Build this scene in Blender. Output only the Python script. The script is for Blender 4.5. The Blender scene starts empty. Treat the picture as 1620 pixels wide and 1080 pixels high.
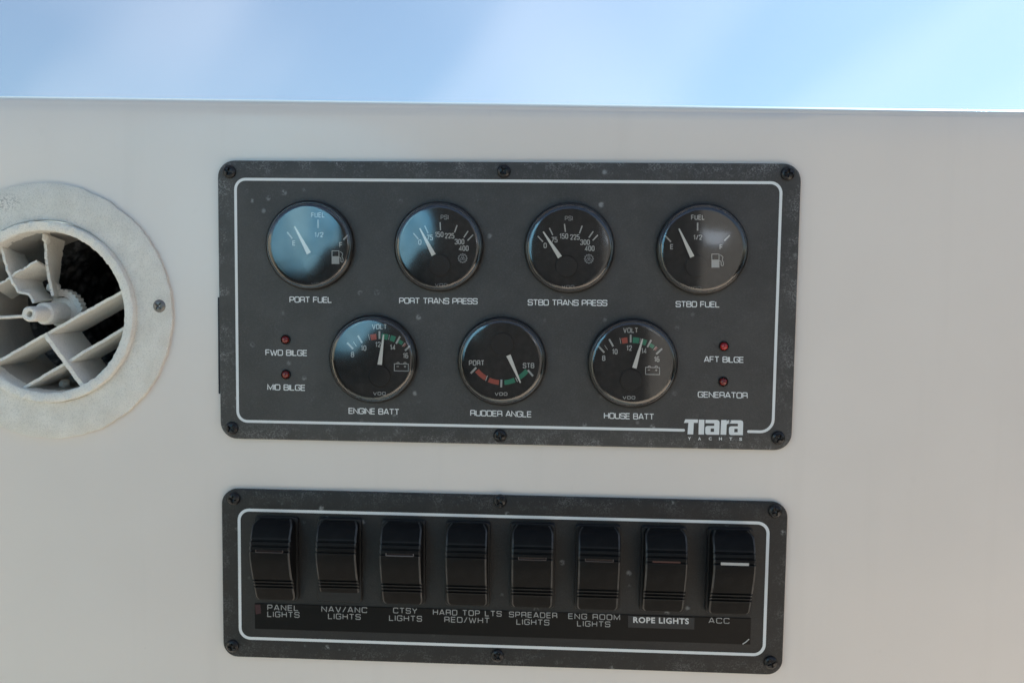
import bpy, bmesh, math, random
from mathutils import Vector, Matrix, Quaternion, noise

random.seed(7)
scn = bpy.context.scene
COL = scn.collection
rad = math.radians

# ------------------------------------------------------------------ camera
# unit: metres.  The dashboard face lies in the plane y = 0, x right, z up.
S = 0.0004                       # metres per pixel unit on the dashboard face
FPX = 1260.0
DIST = FPX * S
PITCH, YAW, ROLL = rad(3.74004), rad(2.54632), rad(0.72516)

def rot3(a, b, c):
    X = Matrix(((1, 0, 0), (0, math.cos(a), -math.sin(a)), (0, math.sin(a), math.cos(a))))
    Y = Matrix(((math.cos(b), 0, math.sin(b)), (0, 1, 0), (-math.sin(b), 0, math.cos(b))))
    Z = Matrix(((math.cos(c), -math.sin(c), 0), (math.sin(c), math.cos(c), 0), (0, 0, 1)))
    return Z @ X @ Y
RT = rot3(PITCH, YAW, ROLL).transposed()

def to_world(v):
    return Vector((v[0], v[2], -v[1]))

cam_d = bpy.data.cameras.new('camera')
cam = bpy.data.objects.new('camera', cam_d)
COL.objects.link(cam)
r_, d_, f_ = (to_world(RT @ Vector(a)) for a in ((1, 0, 0), (0, 1, 0), (0, 0, 1)))
cm = Matrix((r_, -d_, -f_)).transposed().to_4x4()
cm.translation = (0, -DIST, 0)
cam.matrix_world = cm
cam_d.sensor_width = 36
cam_d.lens = 36 * FPX / 1620
cam_d.clip_start = 0.01
cam_d.clip_end = 5000
cam_d.dof.use_dof = True
cam_d.dof.focus_distance = 0.50
cam_d.dof.aperture_fstop = 4.5
scn.camera = cam

# ------------------------------------------------------------------ sky, sun, exposure
SUN_EL, SUN_AZ = rad(46), rad(41)          # azimuth from +Y towards +X
w = bpy.data.worlds.new('World')
scn.world = w
w.use_nodes = True
nt = w.node_tree
sky = nt.nodes.new('ShaderNodeTexSky')
sky.sky_type = 'NISHITA'
sky.sun_disc = False
sky.sun_elevation = SUN_EL
sky.sun_rotation = SUN_AZ
sky.altitude = 0
sky.air_density = 1.0
sky.dust_density = 1.5
sky.ozone_density = 1.0
bg = nt.nodes['Background']
bg.inputs['Strength'].default_value = 0.06
nt.links.new(sky.outputs[0], bg.inputs['Color'])

sd = bpy.data.lights.new('sun', 'SUN')
sd.energy = 4.6
sd.angle = rad(0.5)
sd.color = (1.0, 0.95, 0.86)
sun = bpy.data.objects.new('sun', sd)
COL.objects.link(sun)
sdir = Vector((math.sin(SUN_AZ) * math.cos(SUN_EL), math.cos(SUN_AZ) * math.cos(SUN_EL), math.sin(SUN_EL)))
sun.rotation_euler = (-sdir).to_track_quat('-Z', 'Y').to_euler()
sun.location = (0.5, 1.5, 2)

vs = scn.view_settings
vs.view_transform = 'Standard'
vs.look = 'None'
vs.exposure = 1.52
vs.gamma = 1.0
scn.cycles.max_bounces = 8
scn.cycles.transparent_max_bounces = 16
scn.cycles.caustics_reflective = False
scn.cycles.caustics_refractive = False

# ------------------------------------------------------------------ pixel -> place on the dashboard
def P(px, py, h=0.0):
    """point of the plane y = -h that a photo point falls on (h: height above the dashboard face)"""
    d = to_world(RT @ Vector(((px - 810) / FPX, (py - 540) / FPX, 1)))
    t = (DIST - h) / d.y
    return Vector((d.x * t, -h, d.z * t))

def UV(u, v, h=0.0):
    return Vector((u * S, -h, -v * S))

def uv_of(px, py, h=0.0):
    p = P(px, py, h)
    return p.x / S, -p.z / S

# ------------------------------------------------------------------ materials
class NB:
    def __init__(self, name):
        self.m = bpy.data.materials.new(name)
        self.m.use_nodes = True
        self.t = self.m.node_tree
        self.b = self.t.nodes['Principled BSDF']
        self.out = self.t.nodes['Material Output']
        self.tc = None
    def n(self, typ, **kw):
        x = self.t.nodes.new('ShaderNode' + typ)
        for k, v in kw.items():
            setattr(x, k, v)
        return x
    def l(self, a, b):
        self.t.links.new(a, b)
    def coord(self, kind='Object'):
        if not self.tc:
            self.tc = self.n('TexCoord')
        return self.tc.outputs[kind]
    def mapping(self, scale=(1, 1, 1), rot=(0, 0, 0), loc=(0, 0, 0), kind='Object'):
        mp = self.n('Mapping')
        self.l(self.coord(kind), mp.inputs[0])
        mp.inputs['Scale'].default_value = scale
        mp.inputs['Rotation'].default_value = rot
        mp.inputs['Location'].default_value = loc
        return mp.outputs[0]
    def noise(self, vec, scale, detail=4, rough=0.55):
        x = self.n('TexNoise')
        self.l(vec, x.inputs['Vector'])
        x.inputs['Scale'].default_value = scale
        x.inputs['Detail'].default_value = detail
        x.inputs['Roughness'].default_value = rough
        return x.outputs[0]
    def ramp(self, fac, a, b, lo=0.0, hi=1.0):
        x = self.n('MapRange')
        x.interpolation_type = 'SMOOTHSTEP'
        self.l(fac, x.inputs[0])
        for i, v in enumerate((a, b, lo, hi)):
            x.inputs[i + 1].default_value = v
        return x.outputs[0]
    def math(self, op, a, b=None, c=None):
        x = self.n('Math', operation=op)
        for i, v in enumerate((a, b, c)):
            if v is None:
                continue
            if isinstance(v, (int, float)):
                x.inputs[i].default_value = v
            else:
                self.l(v, x.inputs[i])
        return x.outputs[0]
    def mix(self, fac, a, b):
        x = self.n('Mix', data_type='RGBA')
        for i, v in ((0, fac), (6, a), (7, b)):
            if isinstance(v, (int, float)):
                x.inputs[i].default_value = v
            elif isinstance(v, tuple):
                x.inputs[i].default_value = (*v, 1)
            else:
                self.l(v, x.inputs[i])
        return x.outputs[2]
    def bump(self, h, strength=0.2, dist=0.001):
        x = self.n('Bump')
        x.inputs['Strength'].default_value = strength
        x.inputs['Distance'].default_value = dist
        self.l(h, x.inputs['Height'])
        self.l(x.outputs[0], self.b.inputs['Normal'])
        return x
    def set(self, **kw):
        for k, v in kw.items():
            s = self.b.inputs[k.replace('_', ' ')]
            if isinstance(v, (int, float)):
                s.default_value = v
            elif isinstance(v, tuple):
                s.default_value = (*v, 1)
            else:
                self.l(v, s)
        return self

def plain(name, col, rough=0.5, **kw):
    b = NB(name)
    b.set(Base_Color=col, Roughness=rough, **kw)
    return b.m

M = {}
# gelcoat of the dashboard
b = NB('gelcoat')
mottle = b.noise(b.mapping(), 6, 3)
fine = b.noise(b.mapping(), 900, 2)
vo = b.n('TexVoronoi'); b.l(b.mapping(), vo.inputs['Vector']); vo.inputs['Scale'].default_value = 42
sel = b.n('SeparateColor'); b.l(vo.outputs['Color'], sel.inputs[0])
speck = b.math('MULTIPLY', b.ramp(vo.outputs['Distance'], 0.012, 0.035, 1, 0), b.ramp(sel.outputs[0], 0.90, 0.92))
smut = b.math('MULTIPLY', b.ramp(b.noise(b.mapping(), 38, 5, 0.7), 0.62, 0.80), 0.10)
b.set(Base_Color=b.mix(b.math('ADD', b.math('ADD', b.math('MULTIPLY', speck, 0.35), smut), b.math('MULTIPLY', b.ramp(b.noise(b.mapping(scale=(22, 1, 1.4)), 1.6, 4, 0.6), 0.55, 0.75), 0.05)), b.mix(b.ramp(mottle, 0.3, 0.7), (0.765, 0.70, 0.645), (0.80, 0.735, 0.678)), (0.38, 0.35, 0.31)),
      Roughness=b.ramp(b.noise(b.mapping(scale=(1, 1, 0.25)), 9, 3), 0.3, 0.7, 0.34, 0.46))
b.b.inputs['Coat Weight'].default_value = 0.40
b.b.inputs['Coat Roughness'].default_value = 0.14
b.bump(b.noise(b.mapping(scale=(1, 1, 0.35)), 10, 2), 0.07, 0.004)
M['gelcoat'] = b.m

# vent plastic: chalky, flaking off-white
def chalky(name, c0, c1, grime=False):
    b = NB(name)
    v = b.mapping()
    grain = b.noise(v, 1300, 3, 0.7)
    col = b.mix(b.ramp(b.noise(v, 60, 4), 0.3, 0.7), c0, c1)
    col = b.mix(b.math('MULTIPLY', b.ramp(grain, 0.48, 0.66), 0.34), col, (0.40, 0.39, 0.36))
    if grime:
        # grey scuffed speckle on the upper left of the flange
        xyz = b.n('SeparateXYZ'); b.l(v, xyz.inputs[0])
        dx = b.math('ADD', xyz.outputs[0], 0.026)
        dz = b.math('SUBTRACT', xyz.outputs[2], 0.070)
        d = b.math('SQRT', b.math('ADD', b.math('MULTIPLY', dx, b.math('MULTIPLY', dx, 0.22)), b.math('MULTIPLY', dz, dz)))
        msk = b.math('MULTIPLY', b.ramp(d, 0.002, 0.008, 1, 0), b.ramp(b.noise(v, 800, 3, 0.7), 0.5, 0.58))
        col = b.mix(b.math('MULTIPLY', msk, 0.45), col, (0.16, 0.15, 0.14))
    b.set(Base_Color=col, Roughness=0.75)
    b.bump(b.math('ADD', grain, b.noise(v, 420, 4, 0.75)), 0.8, 0.0007)
    return b.m
M['vent'] = chalky('chalky_vent_plastic', (0.78, 0.74, 0.67), (0.87, 0.83, 0.76), True)
M['slat'] = chalky('chalky_slat_plastic', (0.84, 0.80, 0.73), (0.90, 0.87, 0.80))
M['duct'] = chalky('duct_plastic', (0.46, 0.44, 0.41), (0.54, 0.52, 0.48))
b = NB('black_hose')
v = b.mapping()
b.set(Base_Color=b.mix(b.ramp(b.noise(v, 90, 4, 0.7), 0.48, 0.70), (0.012, 0.012, 0.013), (0.20, 0.20, 0.21)), Roughness=0.55)
b.bump(b.noise(v, 120, 4), 0.6, 0.003)
M['hose'] = b.m

# black textured panel plastic with worn grey border and white specks
def panel_mat(name, hx, hz, base, worn, amount, seed):
    b = NB(name)
    v = b.mapping()
    xyz = b.n('SeparateXYZ'); b.l(v, xyz.inputs[0])
    ex = b.math('SUBTRACT', b.math('ABSOLUTE', xyz.outputs[0]), hx)
    ez = b.math('SUBTRACT', b.math('ABSOLUTE', xyz.outputs[2]), hz)
    mx_ = b.math('MAXIMUM', ex, ez)
    border = b.math('MULTIPLY', b.ramp(mx_, 0.0, 0.002), b.ramp(mx_, 0.002, 0.0105, 0.35, 1.0))
    sv = b.mapping(loc=(seed, 0, seed))
    cloud = b.noise(sv, 26, 5, 0.65)
    grain = b.noise(sv, 1000, 3, 0.75)
    streak = b.noise(b.mapping(scale=(1, 1, 1), loc=(seed, 3, 0)), 75, 7, 0.85)
    wear = b.math('MULTIPLY', b.ramp(streak, 0.45, 0.64), b.ramp(grain, 0.42, 0.60))
    wear = b.math('MULTIPLY', wear, b.math('MULTIPLY_ADD', border, amount, 0.07))
    base2 = b.mix(b.ramp(cloud, 0.35, 0.65), base, tuple(c * 1.3 for c in base))
    base2 = b.mix(b.math('MULTIPLY', b.ramp(grain, 0.45, 0.75), 0.35), base2, tuple(c * 2.0 for c in base))
    col = b.mix(wear, base2, worn)
    # dried salt specks
    vo = b.n('TexVoronoi'); b.l(sv, vo.inputs['Vector']); vo.inputs['Scale'].default_value = 85
    spot = b.ramp(vo.outputs['Distance'], 0.06, 0.20, 1, 0)
    sel = b.n('SeparateColor'); b.l(vo.outputs['Color'], sel.inputs[0])
    clump = b.ramp(b.noise(sv, 9, 2), 0.36, 0.54)
    spot = b.math('MULTIPLY', spot, b.math('MULTIPLY', b.ramp(sel.outputs[0], 0.50, 0.56), clump))
    smear = b.math('MULTIPLY', b.ramp(b.noise(sv, 70, 5, 0.7), 0.66, 0.80), clump)
    spot = b.math('MINIMUM', b.math('ADD', spot, b.math('MULTIPLY', smear, 0.6)), 1.0)
    spot = b.math('MULTIPLY', spot, b.ramp(b.noise(sv, 500, 2), 0.35, 0.6))
    col = b.mix(b.math('MULTIPLY', spot, 0.75), col, (0.30, 0.31, 0.31))
    b.set(Base_Color=col, Roughness=0.55)
    b.b.inputs['Specular IOR Level'].default_value = 0.4
    b.bump(b.math('ADD', grain, b.noise(sv, 420, 3)), 0.35, 0.0004)
    return b.m

M['strip'] = None
b = NB('glossy_black_strip')
v = b.mapping()
b.set(Base_Color=b.mix(b.math('MULTIPLY', b.ramp(b.noise(v, 60, 4), 0.55, 0.75), 0.5), (0.003, 0.003, 0.0035), (0.012, 0.012, 0.012)),
      Roughness=0.4)
b.b.inputs['Specular IOR Level'].default_value = 0.2
M['strip'] = b.m
M['print_white'] = plain('white_print', (0.74, 0.76, 0.76), 0.6)
M['strip_print'] = plain('strip_print', (0.36, 0.36, 0.35), 0.5)
M['dial_print'] = plain('dial_print', (0.50, 0.50, 0.48), 0.6)
M['faint_print'] = plain('faint_print', (0.14, 0.14, 0.14), 0.6)
M['needle'] = plain('needle_white', (0.80, 0.78, 0.72), 0.5)
M['red_print'] = plain('red_print', (0.42, 0.085, 0.055), 0.6)
M['green_print'] = plain('green_print', (0.03, 0.24, 0.14), 0.6)
M['salmon_print'] = plain('salmon_print', (0.34, 0.13, 0.11), 0.6)
b = NB('dial_black')
b.set(Base_Color=b.mix(b.ramp(b.noise(b.mapping(), 200, 3), 0.35, 0.7), (0.010, 0.0095, 0.009), (0.020, 0.018, 0.017)), Roughness=0.8)
M['dial'] = b.m
M['hub'] = plain('hub_black', (0.0115, 0.0105, 0.010), 0.75)
M['bezel'] = plain('bezel_black', (0.010, 0.010, 0.010), 0.28)
b = NB('screw_black')
b.set(Base_Color=b.mix(b.ramp(b.noise(b.mapping(), 500, 3), 0.45, 0.7), (0.012, 0.012, 0.014), (0.05, 0.05, 0.05)), Roughness=0.3)
b.b.inputs['Metallic'].default_value = 0.4
M['screw'] = b.m
M['steel'] = plain('dull_steel', (0.22, 0.21, 0.20), 0.38, Metallic=0.8)
b = NB('rocker_black')
v = b.mapping()
g = b.noise(v, 1100, 3, 0.7)
c = b.mix(b.ramp(b.noise(v, 110, 4), 0.4, 0.75), (0.004, 0.004, 0.0043), (0.0075, 0.0075, 0.008))
c = b.mix(b.math('MULTIPLY', b.ramp(b.noise(v, 240, 5, 0.75), 0.66, 0.8), 0.25), c, (0.07, 0.07, 0.07))
geo = b.n('NewGeometry')
c = b.mix(b.math('MULTIPLY', b.ramp(geo.outputs['Pointiness'], 0.53, 0.60), 0.8), c, (0.05, 0.05, 0.05))  # convex edges painted lighter as edge highlights
b.set(Base_Color=c, Roughness=0.62)
b.b.inputs['Specular IOR Level'].default_value = 0.15
b.bump(g, 0.3, 0.0003)
M['rocker'] = b.m
M['switch_body'] = plain('switch_body_black', (0.006, 0.006, 0.0065), 0.5)
M['lens_dark'] = plain('dark_window', (0.025, 0.016, 0.015), 0.25)
M['lens_red'] = plain('red_window', (0.075, 0.02, 0.018), 0.35)
M['lens_white'] = plain('white_window', (0.44, 0.44, 0.43), 0.4)
M['sticker'] = plain('grey_sticker', (0.020, 0.020, 0.021), 0.6)
M['sticker_print'] = plain('sticker_print', (0.62, 0.62, 0.61), 0.5)
M['red_mark'] = plain('dull_red_mark', (0.035, 0.008, 0.012), 0.4)
b = NB('red_lamp')
b.set(Base_Color=(0.16, 0.008, 0.006), Roughness=0.12)
b.b.inputs['Coat Weight'].default_value = 0.5
M['lamp'] = b.m
b = NB('bright_red_lamp')
b.set(Base_Color=(0.34, 0.010, 0.012), Roughness=0.12)
b.b.inputs['Coat Weight'].default_value = 0.5
M['lamp_bright'] = b.m
M['gasket'] = plain('gasket_black', (0.012, 0.013, 0.02), 0.7)

def sheet_glass(name, ior, tint=(1, 1, 1), rough=0.0):
    b = NB(name)
    geo = b.n('NewGeometry')
    fr = b.n('Fresnel')
    inv = b.math('DIVIDE', 1.0, ior)
    x = b.math('MULTIPLY_ADD', geo.outputs['Backfacing'], 1.0 / ior - ior, ior)
    b.l(x, fr.inputs['IOR'])
    tr = b.n('BsdfTransparent'); tr.inputs[0].default_value = (*tint, 1)
    gl = b.n('BsdfGlossy'); gl.inputs['Roughness'].default_value = rough
    mx = b.n('MixShader')
    b.l(fr.outputs[0], mx.inputs[0]); b.l(tr.outputs[0], mx.inputs[1]); b.l(gl.outputs[0], mx.inputs[2])
    b.l(mx.outputs[0], b.out.inputs[0])
    return b, mx
M['lens'] = sheet_glass('gauge_glass', 2.15, (0.93, 0.93, 0.93), 0.10)[0].m

# windscreen pane, pale reflection streaks and haze painted in as a film
b, mx = sheet_glass('windscreen_pane', 1.5, (0.33, 0.54, 0.68), 0.0)
v1 = b.mapping(scale=(0.30, 1, 1.6), rot=(0, rad(48), 0), loc=(3.4, 0, 4.4))
v2 = b.mapping(scale=(0.40, 1, 1.4), rot=(0, rad(-35), 0), loc=(4.4, 0, 1.2))
for v_ in (v1, v2):
    v_.node.vector_type = 'TEXTURE'
st = b.math('ADD', b.ramp(b.noise(v1, 1.6, 2, 0.4), 0.40, 0.58), b.math('MULTIPLY', b.ramp(b.noise(v2, 1.1, 1, 0.3), 0.42, 0.56), 0.9))
film = b.math('MULTIPLY_ADD', st, 0.026, 0.045)
tl = b.n('BsdfTranslucent'); tl.inputs[0].default_value = (0.95, 0.92, 0.90, 1)
m2 = b.n('MixShader')
b.l(film, m2.inputs[0]); b.l(mx.outputs[0], m2.inputs[1]); b.l(tl.outputs[0], m2.inputs[2])
b.l(m2.outputs[0], b.out.inputs[0])
M['pane'] = b.m

# ------------------------------------------------------------------ object helpers
def prop(o, label=None, cat=None, group=None, kind=None):
    for k, v in (('label', label), ('category', cat), ('group', group), ('kind', kind)):
        if v:
            o[k] = v
    return o

def thing(name, loc, label, cat, group=None):
    o = bpy.data.objects.new(name, None)
    o.empty_display_size = 0.01
    o.location = loc
    COL.objects.link(o)
    return prop(o, label, cat, group)

def root_of(o):
    p = Vector((0, 0, 0))
    while o:
        p += o.location
        o = o.parent
    return p

def link_mesh(name, me, parent=None, mat=None, loc=None):
    o = bpy.data.objects.new(name, me)
    COL.objects.link(o)
    if mat:
        me.materials.clear()
        me.materials.append(mat)
    if parent:
        o.parent = parent
    if loc:
        o.location = loc
    return o

def smooth(me, angle=35):
    me.polygons.foreach_set('use_smooth', [True] * len(me.polygons))
    me.set_sharp_from_angle(angle=rad(angle))

def obj_bm(name, bm, mat, parent=None, sm=35, world=True):
    """links a bmesh whose vertices are in world space; origin goes to the parent's origin"""
    bmesh.ops.recalc_face_normals(bm, faces=bm.faces)
    off = root_of(parent) if (parent and world) else Vector((0, 0, 0))
    for vtx in bm.verts:
        vtx.co -= off
    me = bpy.data.meshes.new(name)
    bm.to_mesh(me)
    bm.free()
    if sm:
        smooth(me, sm)
    return link_mesh(name, me, parent, mat)

def lathe(bm, prof, c, n=64, close=False, axis='y'):
    """prof: (radius, height) with height towards the viewer (-y), round centre c"""
    rings = []
    for (r, h) in prof:
        if r < 1e-7:
            rings.append([bm.verts.new((c[0], c[1] - h, c[2]))])
        else:
            rings.append([bm.verts.new((c[0] + r * math.cos(2 * math.pi * i / n), c[1] - h, c[2] + r * math.sin(2 * math.pi * i / n))) for i in range(n)])
    pairs = list(zip(rings, rings[1:]))
    if close:
        pairs.append((rings[-1], rings[0]))
    for a, q in pairs:
        for i in range(n):
            j = (i + 1) % n
            if len(a) == 1 and len(q) == 1:
                continue
            if len(a) == 1:
                bm.faces.new((a[0], q[i], q[j]))
            elif len(q) == 1:
                bm.faces.new((a[i], a[j], q[0]))
            else:
                bm.faces.new((a[i], a[j], q[j], q[i]))
    return rings

def fill(bm, loops, place, thick=0.0, h=0.0):
    """flat shape from outer loop and holes (2D points); place(x, y, h) puts a 2D point in the world"""
    cu = bpy.data.curves.new('tmp', 'CURVE')
    cu.dimensions = '2D'
    cu.fill_mode = 'BOTH'
    k = 0.01
    for lp in loops:
        sp = cu.splines.new('POLY')
        sp.points.add(len(lp) - 1)
        for i, p in enumerate(lp):
            sp.points[i].co = (p[0] * k, p[1] * k, 0, 1)
        sp.use_cyclic_u = True
    o = bpy.data.objects.new('tmp', cu)
    COL.objects.link(o)
    me = bpy.data.meshes.new_from_object(o)
    bpy.data.objects.remove(o)
    bpy.data.curves.remove(cu)
    add_flat(bm, [(v.co.x / k, v.co.y / k) for v in me.vertices], [list(p.vertices) for p in me.polygons], place, thick, h)
    bpy.data.meshes.remove(me)

def add_flat(bm, pts, faces, place, thick, h):
    top = [bm.verts.new(place(x, y, h + thick)) for x, y in pts]
    cnt = {}
    for f in faces:
        try:
            bm.faces.new([top[i] for i in f])
        except ValueError:
            continue
        for a, q in zip(f, f[1:] + f[:1]):
            cnt[(a, q)] = cnt.get((a, q), 0) + 1
    if thick:
        bot = [bm.verts.new(place(x, y, h)) for x, y in pts]
        for (a, q) in cnt:
            if (q, a) not in cnt:
                try:
                    bm.faces.new((top[q], top[a], bot[a], bot[q]))
                except ValueError:
                    pass

def rrect(x0, y0, x1, y1, r, n=8):
    out = []
    for cx, cy, a0 in ((x1 - r, y1 - r, 0), (x0 + r, y1 - r, 90), (x0 + r, y0 + r, 180), (x1 - r, y0 + r, 270)):
        for i in range(n + 1):
            a = rad(a0 + 90 * i / n)
            out.append((cx + r * math.cos(a), cy + r * math.sin(a)))
    return out

def ribbon(pts, t, closed=False):
    """quads of a stroke of width t along pts -> (points, faces)"""
    n = len(pts)
    L = []
    for i in range(n):
        p = Vector(pts[i])
        a = Vector(pts[i - 1]) if (i > 0 or closed) else None
        q = Vector(pts[(i + 1) % n]) if (i < n - 1 or closed) else None
        d0 = (p - a).normalized() if a is not None else (q - p).normalized()
        d1 = (q - p).normalized() if q is not None else d0
        nrm = Vector((-(d0 + d1).y, (d0 + d1).x))
        nrm = nrm.normalized() if nrm.length > 1e-6 else Vector((-d0.y, d0.x))
        c = max(0.5, nrm.dot(Vector((-d0.y, d0.x))))
        nrm = nrm * (t / 2 / c)
        L.append((tuple(p + nrm), tuple(p - nrm)))
    P2 = [x for pr in L for x in pr]
    F = []
    m = n if closed else n - 1
    for i in range(m):
        j = (i + 1) % n
        F.append([2 * i, 2 * j, 2 * j + 1, 2 * i + 1])
    return P2, F

def rounded(pts, r, closed=False, n=4):
    out = []
    m = len(pts)
    for i in range(m):
        if not closed and i in (0, m - 1):
            out.append(pts[i]); continue
        p, a, q = Vector(pts[i]), Vector(pts[i - 1]), Vector(pts[(i + 1) % m])
        rr = min(r, (a - p).length * 0.48, (q - p).length * 0.48)
        s, e = p + (a - p).normalized() * rr, p + (q - p).normalized() * rr
        for k in range(n + 1):
            u = k / n
            out.append(tuple((1 - u) ** 2 * s + 2 * u * (1 - u) * p + u * u * e))
    return out

# ------------------------------------------------------------------ wide square stroke lettering
def glyphs():
    R = 0.24
    o = lambda *p: (list(p), False)
    rd = lambda p, c=False, r=R: (rounded(p, r, c), c)
    W = 0.88
    G = {
        'A': (W, [o((0, 0), (0.40, 1), (0.50, 1), (W, 0)), o((0.13, 0.27), (0.76, 0.27))]),
        'B': (0.82, [rd([(0, 0), (0.82, 0), (0.82, 0.53), (0, 0.53)], r=0.2), rd([(0, 0.53), (0.78, 0.53), (0.78, 1), (0, 1)], r=0.2), o((0, 0), (0, 1))]),
        'C': (0.84, [rd([(0.84, 0.22), (0.84, 0), (0, 0), (0, 1), (0.84, 1), (0.84, 0.78)])]),
        'D': (0.86, [rd([(0, 0), (0.86, 0), (0.86, 1), (0, 1)]), o((0, 0), (0, 1))]),
        'E': (0.72, [o((0.72, 0), (0, 0), (0, 1), (0.72, 1)), o((0, 0.52), (0.68, 0.52))]),
        'F': (0.70, [o((0, 0), (0, 1), (0.70, 1)), o((0, 0.50), (0.64, 0.50))]),
        'G': (0.86, [rd([(0.86, 0.78), (0.86, 1), (0, 1), (0, 0), (0.86, 0), (0.86, 0.5), (0.48, 0.5)])]),
        'H': (0.84, [o((0, 0), (0, 1)), o((0.84, 0), (0.84, 1)), o((0, 0.5), (0.84, 0.5))]),
        'I': (0.0, [o((0, 0), (0, 1))]),
        'L': (0.68, [o((0, 1), (0, 0), (0.68, 0))]),
        'M': (1.0, [o((0, 0), (0, 1), (0.5, 0.1), (1.0, 1), (1.0, 0))]),
        'N': (0.84, [o((0, 0), (0, 1), (0.84, 0), (0.84, 1))]),
        'O': (0.88, [rd([(0, 0), (W, 0), (W, 1), (0, 1)], True)]),
        'P': (0.78, [rd([(0, 0.42), (0.78, 0.42), (0.78, 1), (0, 1)]), o((0, 0), (0, 1))]),
        'R': (0.82, [rd([(0, 0.44), (0.80, 0.44), (0.80, 1), (0, 1)], r=0.2), o((0, 0), (0, 1)), rd([(0.5, 0.44), (0.82, 0.44), (0.82, 0)], r=0.12)]),
        'S': (0.82, [rd([(0, 0.24), (0, 0), (0.82, 0), (0.82, 0.52), (0, 0.52), (0, 1), (0.82, 1), (0.82, 0.78)], r=0.18)]),
        'T': (0.80, [o((0, 1), (0.80, 1)), o((0.40, 0), (0.40, 1))]),
        'U': (0.84, [rd([(0, 1), (0, 0), (0.84, 0), (0.84, 1)])]),
        'V': (0.86, [o((0, 1), (0.38, 0), (0.48, 0), (0.86, 1))]),
        'W': (1.24, [o((0, 1), (0.28, 0), (0.36, 0), (0.62, 0.9), (0.88, 0), (0.96, 0), (1.24, 1))]),
        'Y': (0.84, [o((0, 1), (0.42, 0.46), (0.84, 1)), o((0.42, 0.46), (0.42, 0))]),
        '0': (0.80, [rd([(0, 0), (0.80, 0), (0.80, 1), (0, 1)], True, 0.34)]),
        '1': (0.42, [o((0, 0.78), (0.30, 1), (0.30, 0))]),
        '2': (0.80, [rd([(0, 0.74), (0, 1), (0.80, 1), (0.80, 0.62), (0, 0), (0.80, 0)], False, 0.26)]),
        '3': (0.80, [rd([(0, 0.80), (0, 1), (0.80, 1), (0.80, 0.53), (0.3, 0.53)], False, 0.24), rd([(0.3, 0.53), (0.80, 0.53), (0.80, 0), (0, 0), (0, 0.22)], False, 0.24)]),
        '4': (0.84, [o((0.62, 0), (0.62, 1), (0, 0.24), (0.84, 0.24))]),
        '5': (0.80, [rd([(0, 0.2), (0, 0), (0.80, 0), (0.80, 0.58), (0, 0.58)], False, 0.24), o((0.0, 0.52), (0.06, 1), (0.76, 1))]),
        '6': (0.80, [rd([(0, 0), (0.80, 0), (0.80, 0.56), (0, 0.56)], True, 0.24), rd([(0, 0.3), (0, 1), (0.78, 1)], False, 0.3)]),
        '7': (0.78, [o((0, 1), (0.78, 1), (0.30, 0))]),
        '8': (0.80, [rd([(0, 0), (0.80, 0), (0.80, 0.53), (0, 0.53)], True, 0.24), rd([(0.04, 0.53), (0.76, 0.53), (0.76, 1), (0.04, 1)], True, 0.22)]),
        '/': (0.5, [o((0, -0.02), (0.5, 1.02))]),
        ' ': (0.34, []),
    }
    return G
GL = glyphs()

def stroke_text(bm, txt, x0, x1, cy, hgt, t=0.15, gap=0.36, h=0.0, slope=0.0, lift=0.00015):
    """wide square capitals between photo columns x0 and x1, lying on the surface at height h"""
    tot = sum(GL[c][0] + gap for c in txt) - gap + t
    k = (x1 - x0) / tot
    x = t / 2
    for c in txt:
        gw, strokes = GL[c]
        for n_, (pts, cl) in enumerate(strokes):
            pp = [((x + a) * k, (0.5 - (t / 2 + q * (1 - t))) * hgt) for a, q in pts]
            tt = t * hgt
            P2, F = ribbon(pp, tt, cl)
            pl = lambda a, q, hh: P(x0 + a, cy + q + slope * (a - (x1 - x0) / 2), hh)
            add_flat(bm, P2, F, pl, 0, h + lift + n_ * 0.00003)
        x += gw + gap

def font_text(bm, txt, cx, cy, hgt, h, wscale=0.72, bold=0.0, slope=0.0, width=None, lift=0.00012, spacing=1.0):
    """printed lettering in the built-in sans face, cap height hgt photo pixels, centred on (cx, cy)"""
    cu = bpy.data.curves.new('tmp', 'FONT')
    cu.body = txt
    cu.size = 1
    cu.offset = bold
    cu.space_character = spacing
    cu.resolution_u = 4
    o = bpy.data.objects.new('tmp', cu)
    COL.objects.link(o)
    me = bpy.data.meshes.new_from_object(o)
    bpy.data.objects.remove(o)
    bpy.data.curves.remove(cu)
    xs = [v.co.x for v in me.vertices]; ys = [v.co.y for v in me.vertices]
    k = hgt / (max(ys) - min(ys))
    kx = k * wscale
    if width:
        kx = width / (max(xs) - min(xs))
    mx_, my_ = (max(xs) + min(xs)) / 2, (max(ys) + min(ys)) / 2
    pts = [((v.co.x - mx_) * kx, -(v.co.y - my_) * k) for v in me.vertices]
    add_flat(bm, pts, [list(p.vertices) for p in me.polygons],
             lambda a, q, hh: P(cx + a, cy + q + slope * a, hh), 0, h + lift)
    bpy.data.meshes.remove(me)

def bar(bm, p0, p1, w0, w1, h, thick=0.0):
    """flat tapered bar between two photo points"""
    a, q = Vector(p0), Vector(p1)
    n = Vector((-(q - a).y, (q - a).x)).normalized()
    pts = [a + n * w0 / 2, a - n * w0 / 2, q - n * w1 / 2, q + n * w1 / 2]
    add_flat(bm, [tuple(p) for p in pts], [[0, 1, 2, 3]], lambda x, y, hh: P(x, y, hh), thick, h)

def poly(bm, pts, h, thick=0.0, holes=()):
    fill(bm, [pts, *holes], lambda x, y, hh: P(x, y, hh), thick, h)

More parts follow.
